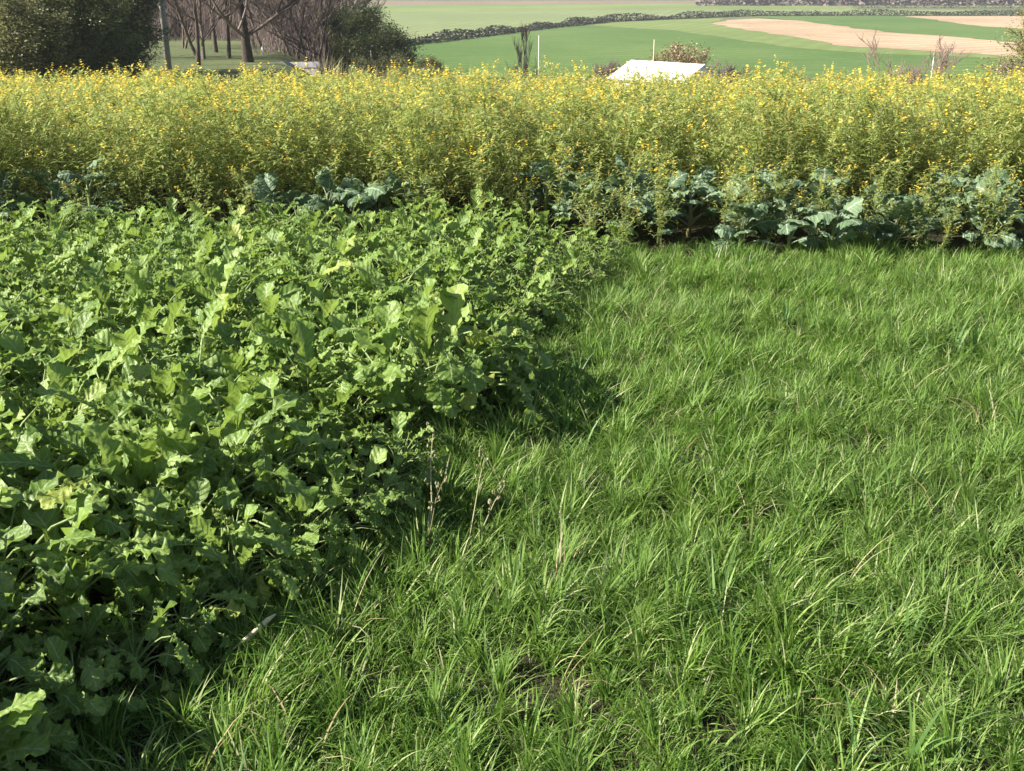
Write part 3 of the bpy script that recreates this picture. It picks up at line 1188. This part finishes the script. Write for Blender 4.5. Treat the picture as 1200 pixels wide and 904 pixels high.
T_sap = tree_meshes(11, 5.5, .08, M['twig'], M['twig'], None, stems=1, low=.2, depth=3, spread=.22, up=.3, kids=(4, 5), minr=.012)

# dark leafy thicket, left
for px, y, s, lb in [(-25, 27, 1.15, 'darkest leafy tree, cut by the left edge above the yellow crop'),
                     (20, 31, 1.1, 'dark leafy tree with dense olive foliage second from the left edge'),
                     (62, 28, .95, 'dark leafy tree with sunlit leaf flecks in the middle of the left thicket'),
                     (97, 31, .72, 'dark leafy tree at the back of the left thicket before the brown woods'),
                     (-70, 33, 1.3, 'dark leafy tree standing outside the left edge of the thicket')]:
    put_tree('leafy_tree', T_dark, px, y, lb, 'tree', 'dark leafy trees at the left end of the view', sc=s)
for px, y, s, lb in [(135, 29, .62, 'low green bush at the right foot of the dark thicket'), (40, 24, .7, 'low dark bush at the foot of the thicket behind the yellow crop'),
                     (95, 25, .6, 'small olive bush just left of the low green one')]:
    put_tree('leafy_bush', T_olive if px > 90 else T_bush, px, y, lb, 'bush', sc=s)
# bare trees
put_tree('bare_tree', T_bareA, 232, 42, 'slim bare tree just right of the tall pole', 'tree', sc=.8, rz=1)
put_tree('bare_tree', T_bareB, 238, 46, 'bare tree of two thin stems between pole and big forked tree', 'tree', rz=2)
put_tree('bare_tree', T_bareA, 253, 52, 'straight pale stemmed bare tree left of the big forked tree', 'tree', sc=.9, rz=3)
put_tree('bare_tree', T_bareC, 291, 44, 'thickest bare tree, dark trunk forking low into wide limbs', 'tree', rz=.6)
put_tree('bare_tree', T_bareB, 345, 52, 'bare tree with a bent dark limb beside the pale shed roof', 'tree', rz=4)
put_tree('bare_tree', T_bareC, 385, 56, 'low spreading bare tree right of the pale shed roof', 'tree', rz=5, sc=.75)
put_tree('bare_tree', T_bareB, 130, 48, 'pale stemmed bare tree behind the dark thicket', 'tree', rz=5)
for q_, (px, yy, t_, sc_, lb) in enumerate([(214, 56, T_bareB, .8, 'thin bare tree on the lawn just right of the tall pole'),
                                 (268, 47, T_bareA, .75, 'slender bare tree close left of the thickest trunk'),
                                 (312, 55, T_bareB, 1.0, 'two stemmed bare tree right behind the thickest trunk'),
                                 (328, 62, T_bareC, .9, 'dark bare tree above the grey shed roof'),
                                 (366, 49, T_bareB, .9, 'bare tree between grey shed roof and olive tree'),
                                 (172, 58, T_bareA, .9, 'grey bare tree left of the tall pole')]):
    put_tree('bare_tree', t_, px, yy, lb, 'tree', rz=q_ * 1.1, sc=sc_)
wood = [(px, yy) for yy in (72, 80, 90) for px in range(60, 400, 24)]
for i, (px, yy) in enumerate(wood):
    put_tree('woodland_tree', (T_bareA, T_bareB, T_bareC)[i % 3], px + R.uniform(-9, 9), yy + R.uniform(-4, 4), 'bare brown woodland tree behind the small lawn', 'tree',
             'bare woodland trees behind the lawn', sc=R.uniform(.7, 1.0))
# brush under the wood
b = MB()
r = random.Random(77)
for i in range(8200):
    px = r.uniform(60, 385)
    yy = r.uniform(66, 92) if px < 295 or r.random() < .6 else r.uniform(50, 66)
    cn = mnoise.noise(Vector((px * .035, yy * .2, 5)))
    if cn < -.05 and r.random() < .75:
        continue
    x, yy, z = at(px, yy)
    a = r.uniform(0, 6.28)
    h = r.uniform(.8, 3.4)
    q = Vector((x, yy, z))
    m = q + Vector((math.cos(a) * .2, math.sin(a) * .2, h * .5))
    e = q + Vector((math.cos(a) * r.uniform(.2, .9), math.sin(a) * .5, h))
    b.tube([q, m, e], [.016, .012, .007], 3, min(1, max(0, .5 + cn * 1.4 + r.gauss(0, .25))), False)
o = obj('woodland_brush', b.mesh('woodland_brush', M['twig']))
tag(o, 'tangle of bare brown brush under the woodland trees', 'brushwood', kind='stuff')

# utility pole
x, y, z = at(198, 39)
o = empty('utility_pole', (x, y, z))
tag(o, 'straight pale wooden pole rising out of view left of the bare trees', 'pole')
b = MB()
b.tube([(0, 0, -.2), (0, 0, 4), (0, 0, 9)], [.11, .10, .09], 14)
obj('shaft', b.mesh('shaft', M['polewood']), o)
b = MB()
b.box((0, -.05, 8.4), (2.2, .1, .12))
obj('crossarm', b.mesh('crossarm', M['polewood'], False), o)
for sx in (-1, -.35, .35, 1):
    b = MB()
    b.tube([(sx, -.05, 8.46), (sx, -.05, 8.52), (sx, -.05, 8.6)], [.03, .045, .02], 8)
    obj('insulator', b.mesh('insulator', M['whitepaint']), o)

# olive tree and bush right of the wood
put_tree('leafy_tree', T_olive, 462, 52, 'round olive green tree at the end of the dark hedge', 'tree', sc=.95)
put_tree('leafy_tree', T_olive, 425, 55, 'bluish green tree behind the round olive one', 'tree', sc=1.0)
put_tree('leafy_bush', T_bush, 448, 42, 'dark bush in front of the round olive tree', 'bush', sc=.7)
put_tree('leafy_bush', T_bush, 480, 38, 'dark brown green bush right below the round olive tree', 'bush', sc=.6)
put_tree('leafy_bush', T_olive, 522, 40, 'low green bush at the left end of the dark green field', 'bush', sc=.42)
put_tree('leafy_bush', T_bush, 400, 60, 'dark bush between the wood and the round olive tree', 'bush', sc=1.0)
put_tree('leafy_bush', T_bush, 505, 62, 'far dark bush where the long hedge meets the olive tree', 'bush', sc=.8)
# things in the valley behind the crop
put_tree('bare_sapling', T_sap, 622, 58, 'single grey bare sapling standing before the green field', 'tree', sc=.72)
put_tree('leafy_bush', T_rust, 785, 38, 'tan leaved bush behind the white roof', 'bush', sc=.8)
put_tree('bare_bush', T_grey, 722, 56, 'hazy grey bare bush left behind the white roof', 'bush', sc=.9)
put_tree('bare_bush', T_grey, 820, 44, 'hazy grey bare bush right of the tan leaved bush', 'bush', sc=.85)
put_tree('bare_bush', T_grey, 850, 46, 'small grey bare bush at the right end of the bush group', 'bush', sc=.8)
put_tree('bare_bush', T_pink, 1057, 34, 'thin reddish bare shrub standing before the stubble field', 'bush', sc=.72)
put_tree('willow_tree', T_yellow, 1212, 42, 'yellow green willow tree cut by the right edge', 'tree', sc=.68)

def post(px, y, ztop_px, r_, mat, name, label, extra=None):
    x, y, z = at(px, y)
    d = ray(px, ztop_px)
    top = H + d.z / d.y * y
    o = empty(name, (x, y, z))
    tag(o, label, 'post')
    b = MB()
    hh = top - z
    b.tube([(0, 0, -.2), (0, 0, hh * .5), (0, 0, hh)], [r_, r_, r_ * .95], 10)
    obj('shaft', b.mesh('shaft', mat), o)
    b = MB()
    b.tube([(0, 0, hh), (0, 0, hh + r_ * .6)], [r_ * 1.25, r_ * .8], 10)
    obj('cap', b.mesh('cap', mat), o)


post(630.5, 45, 42, .015, M['whitepaint'], 'white_post', 'thin white post right beside the grey sapling')
post(762, 37, 47, .017, M['palestalk'], 'tan_post', 'thin tan post at the left side of the tan leaved bush')
post(1083, 40, 62, .016, M['whitepaint'], 'white_post', 'short white post beside the reddish bare shrub')
post(308, 50, 55, .035, M['whitepaint'], 'white_post', 'tiny white post in the shade of the biggest bare tree')
post(438, 52, 52, .035, M['whitepaint'], 'white_post', 'tiny white post in front of the bluish green tree')


# white roofed tunnel and the grey roofed shed
def gable(name, px, y, ztop_px, wid, ln, wallh, roofh, rz, roofmat, wallmat, label, cat, ribs):
    x, y, z = at(px, y)
    d = ray(px, ztop_px)
    top = H + d.z / d.y * y
    o = empty(name, (x, y, top - wallh - roofh), rz)
    tag(o, label, cat)
    b = MB()
    hw, hl = wid / 2, ln / 2
    for sy in (-1, 1):
        b.box((0, sy * (hw - .03), (wallh - 1) / 2), (ln, .06, wallh + 1))
    obj('side_wall', b.mesh('side_wall', wallmat, False), o)
    for sx in (-1, 1):
        b = MB()
        x0, x1 = sx * hl - .03, sx * hl + .03
        pf = [(-hw, -1), (hw, -1), (hw, wallh), (0, wallh + roofh), (-hw, wallh)]
        vs = [(x0, p, q) for p, q in pf] + [(x1, p, q) for p, q in pf]
        b.add(vs, [(0, 1, 2, 3, 4), (9, 8, 7, 6, 5)] + [(i, (i + 1) % 5 + 0, (i + 1) % 5 + 5, i + 5) for i in range(5)])
        obj('gable_wall', b.mesh('gable_wall', wallmat, False), o)
    # roof: gently curved sheets in panels with raised joints
    n = ribs
    for sy in (-1, 1):
        for i in range(n):
            b = MB()
            xa, xb = -hl - .15 + (ln + .3) * i / n, -hl - .15 + (ln + .3) * (i + 1) / n - .02
            sec = []
            for t in (0, .3, .6, 1):
                yy = sy * (hw + .12) * (1 - t)
                zz = wallh - .02 + (roofh + .06) * (math.sin(t * math.pi / 2) ** .9 if ribs > 6 else t)
                sec.append((yy, zz))
            vs = [(xa, p, q) for p, q in sec] + [(xb, p, q) for p, q in sec] + [(xa, p, q - .03) for p, q in sec] + [(xb, p, q - .03) for p, q in sec]
            fs = [(j, j + 1, j + 5, j + 4) for j in range(3)] + [(8 + j, 12 + j, 13 + j, 9 + j) for j in range(3)]
            fs += [(0, 4, 12, 8), (3, 11, 15, 7)]
            fs += [(j, j + 8, j + 9, j + 1) for j in range(3)] + [(j + 4, j + 5, j + 13, j + 12) for j in range(3)]
            b.add(vs, fs)
            obj('roof_panel', b.mesh('roof_panel', roofmat, False), o)
    return o


gable('white_tunnel', 778, 34, 74.5, 2.1, 2.5, 1.7, .42, math.radians(-44), M['whitefilm'], M['whitefilm'], 'low white roofed garden tunnel just showing over the yellow crop', 'greenhouse', 3)
gable('garden_shed', 346, 44, 74, 1.8, 1.6, 1.8, .55, math.radians(15), M['greyroof'], M['board'], 'pale grey roof of a small shed among the bare trees', 'shed', 4)

# dry weeds just beyond the crop
b = MB()
r = random.Random(91)
for i in range(2600):
    px = r.uniform(372, 690) if r.random() < .75 else r.uniform(372, 540)
    yy = r.uniform(16.5, 22)
    x, yy, z = at(px, yy)
    h = r.uniform(.85, 1.5) * (1.0 if px < 560 else .75)
    blade(b, (x, yy, z - .02), r.uniform(0, 6.28), r.uniform(0, .25), h, r.uniform(.008, .018), r.uniform(.1, .9), 4, r.random())
o = obj('dry_weeds', b.mesh('dry_weeds', M['drytwig']))
tag(o, 'strip of brown dry weeds behind the yellow crop below the olive tree', 'weeds', kind='stuff')

# hedges across the valley
def hedge(name, px, label, hgt, seed, mat, dens=1.0):
    r = random.Random(seed)
    P = [on_plane(x, y, -6) for x, y in px]
    b = MB()
    for i in range(len(P) - 1):
        A, B_ = P[i], P[i + 1]
        L = (B_ - A).length
        n = int(L * 60 * dens)
        for _ in range(n):
            t = r.random()
            c = A.lerp(B_, t)
            hh = hgt * (.45 + .9 * max(0, mnoise.noise(Vector((c.x * .07, c.y * .07, seed))) + .35))
            c = c + Vector((r.gauss(0, .55), r.gauss(0, .55), r.random() ** 1.2 * hh))
            s = r.uniform(.12, .28)
            a = Vector((r.gauss(0, 1), r.gauss(0, 1), r.gauss(0, 1))).normalized()
            u = a.cross(Vector((.1, .2, 1))).normalized()
            w = a.cross(u)
            b.add([c - u * s, c + w * s * .6, c + u * s, c - w * s * .6], [(0, 1, 2, 3)])
    o = obj(name, b.mesh(name, mat, False))
    tag(o, label, 'hedge')
    return o


hedge('hedge', [(395, 66), (480, 53), (560, 43.5), (640, 33.5), (720, 25.5), (800, 22.2), (880, 19), (1000, 18.6), (1160, 18.4), (1260, 18.4)],
      'long dark hedge curving across the valley between pale and green fields', 1.5, 3, M['hedgeleaf'], 1.0)
hedge('hedge', [(1000, 9.5), (1100, 10), (1240, 10)], 'thin far hedge above the pale strip near the top right', 1.6, 8, M['hedgeleaf'], .4)
# far wood at the top right
b = MB()
r = random.Random(5)
for i in range(9000):
    px = r.uniform(815, 1260)
    c = on_plane(px, 7.2 - 3 * r.random(), -6)
    c.z += r.random() * 9
    s = r.uniform(.5, 1.3)
    a = Vector((r.gauss(0, 1), r.gauss(0, 1), r.gauss(0, 1))).normalized()
    u = a.cross(Vector((.1, .2, 1))).normalized()
    w = a.cross(u)
    b.add([c - u * s, c + w * s * .6, c + u * s, c - w * s * .6], [(0, 1, 2, 3)])
o = obj('far_woods', b.mesh('far_woods', M['twig'], False))
tag(o, 'hazy grey brown far woods along the top right of the valley', 'woods', kind='stuff')

# ------------------------------------------------------------------ air
b = MB()
x0, x1, y0, y1, z0, z1 = -4000, 4000, -60, 3600, -8, 46
b.add([(x, y, z) for z in (z0, z1) for y in (y0, y1) for x in (x0, x1)],
      [(0, 2, 3, 1), (4, 5, 7, 6), (0, 1, 5, 4), (1, 3, 7, 5), (3, 2, 6, 7), (2, 0, 4, 6)])
k = NT('haze_air')
pv = k.n('ShaderNodeVolumePrincipled')
pv.inputs['Color'].default_value = (.86, .90, 1.0, 1)
pv.inputs['Density'].default_value = .0004
pv.inputs['Anisotropy'].default_value = .2
k.l(pv.outputs[0], k.out.inputs[1])
tag(obj('haze', b.mesh('haze', k.m, False)), kind='stuff')
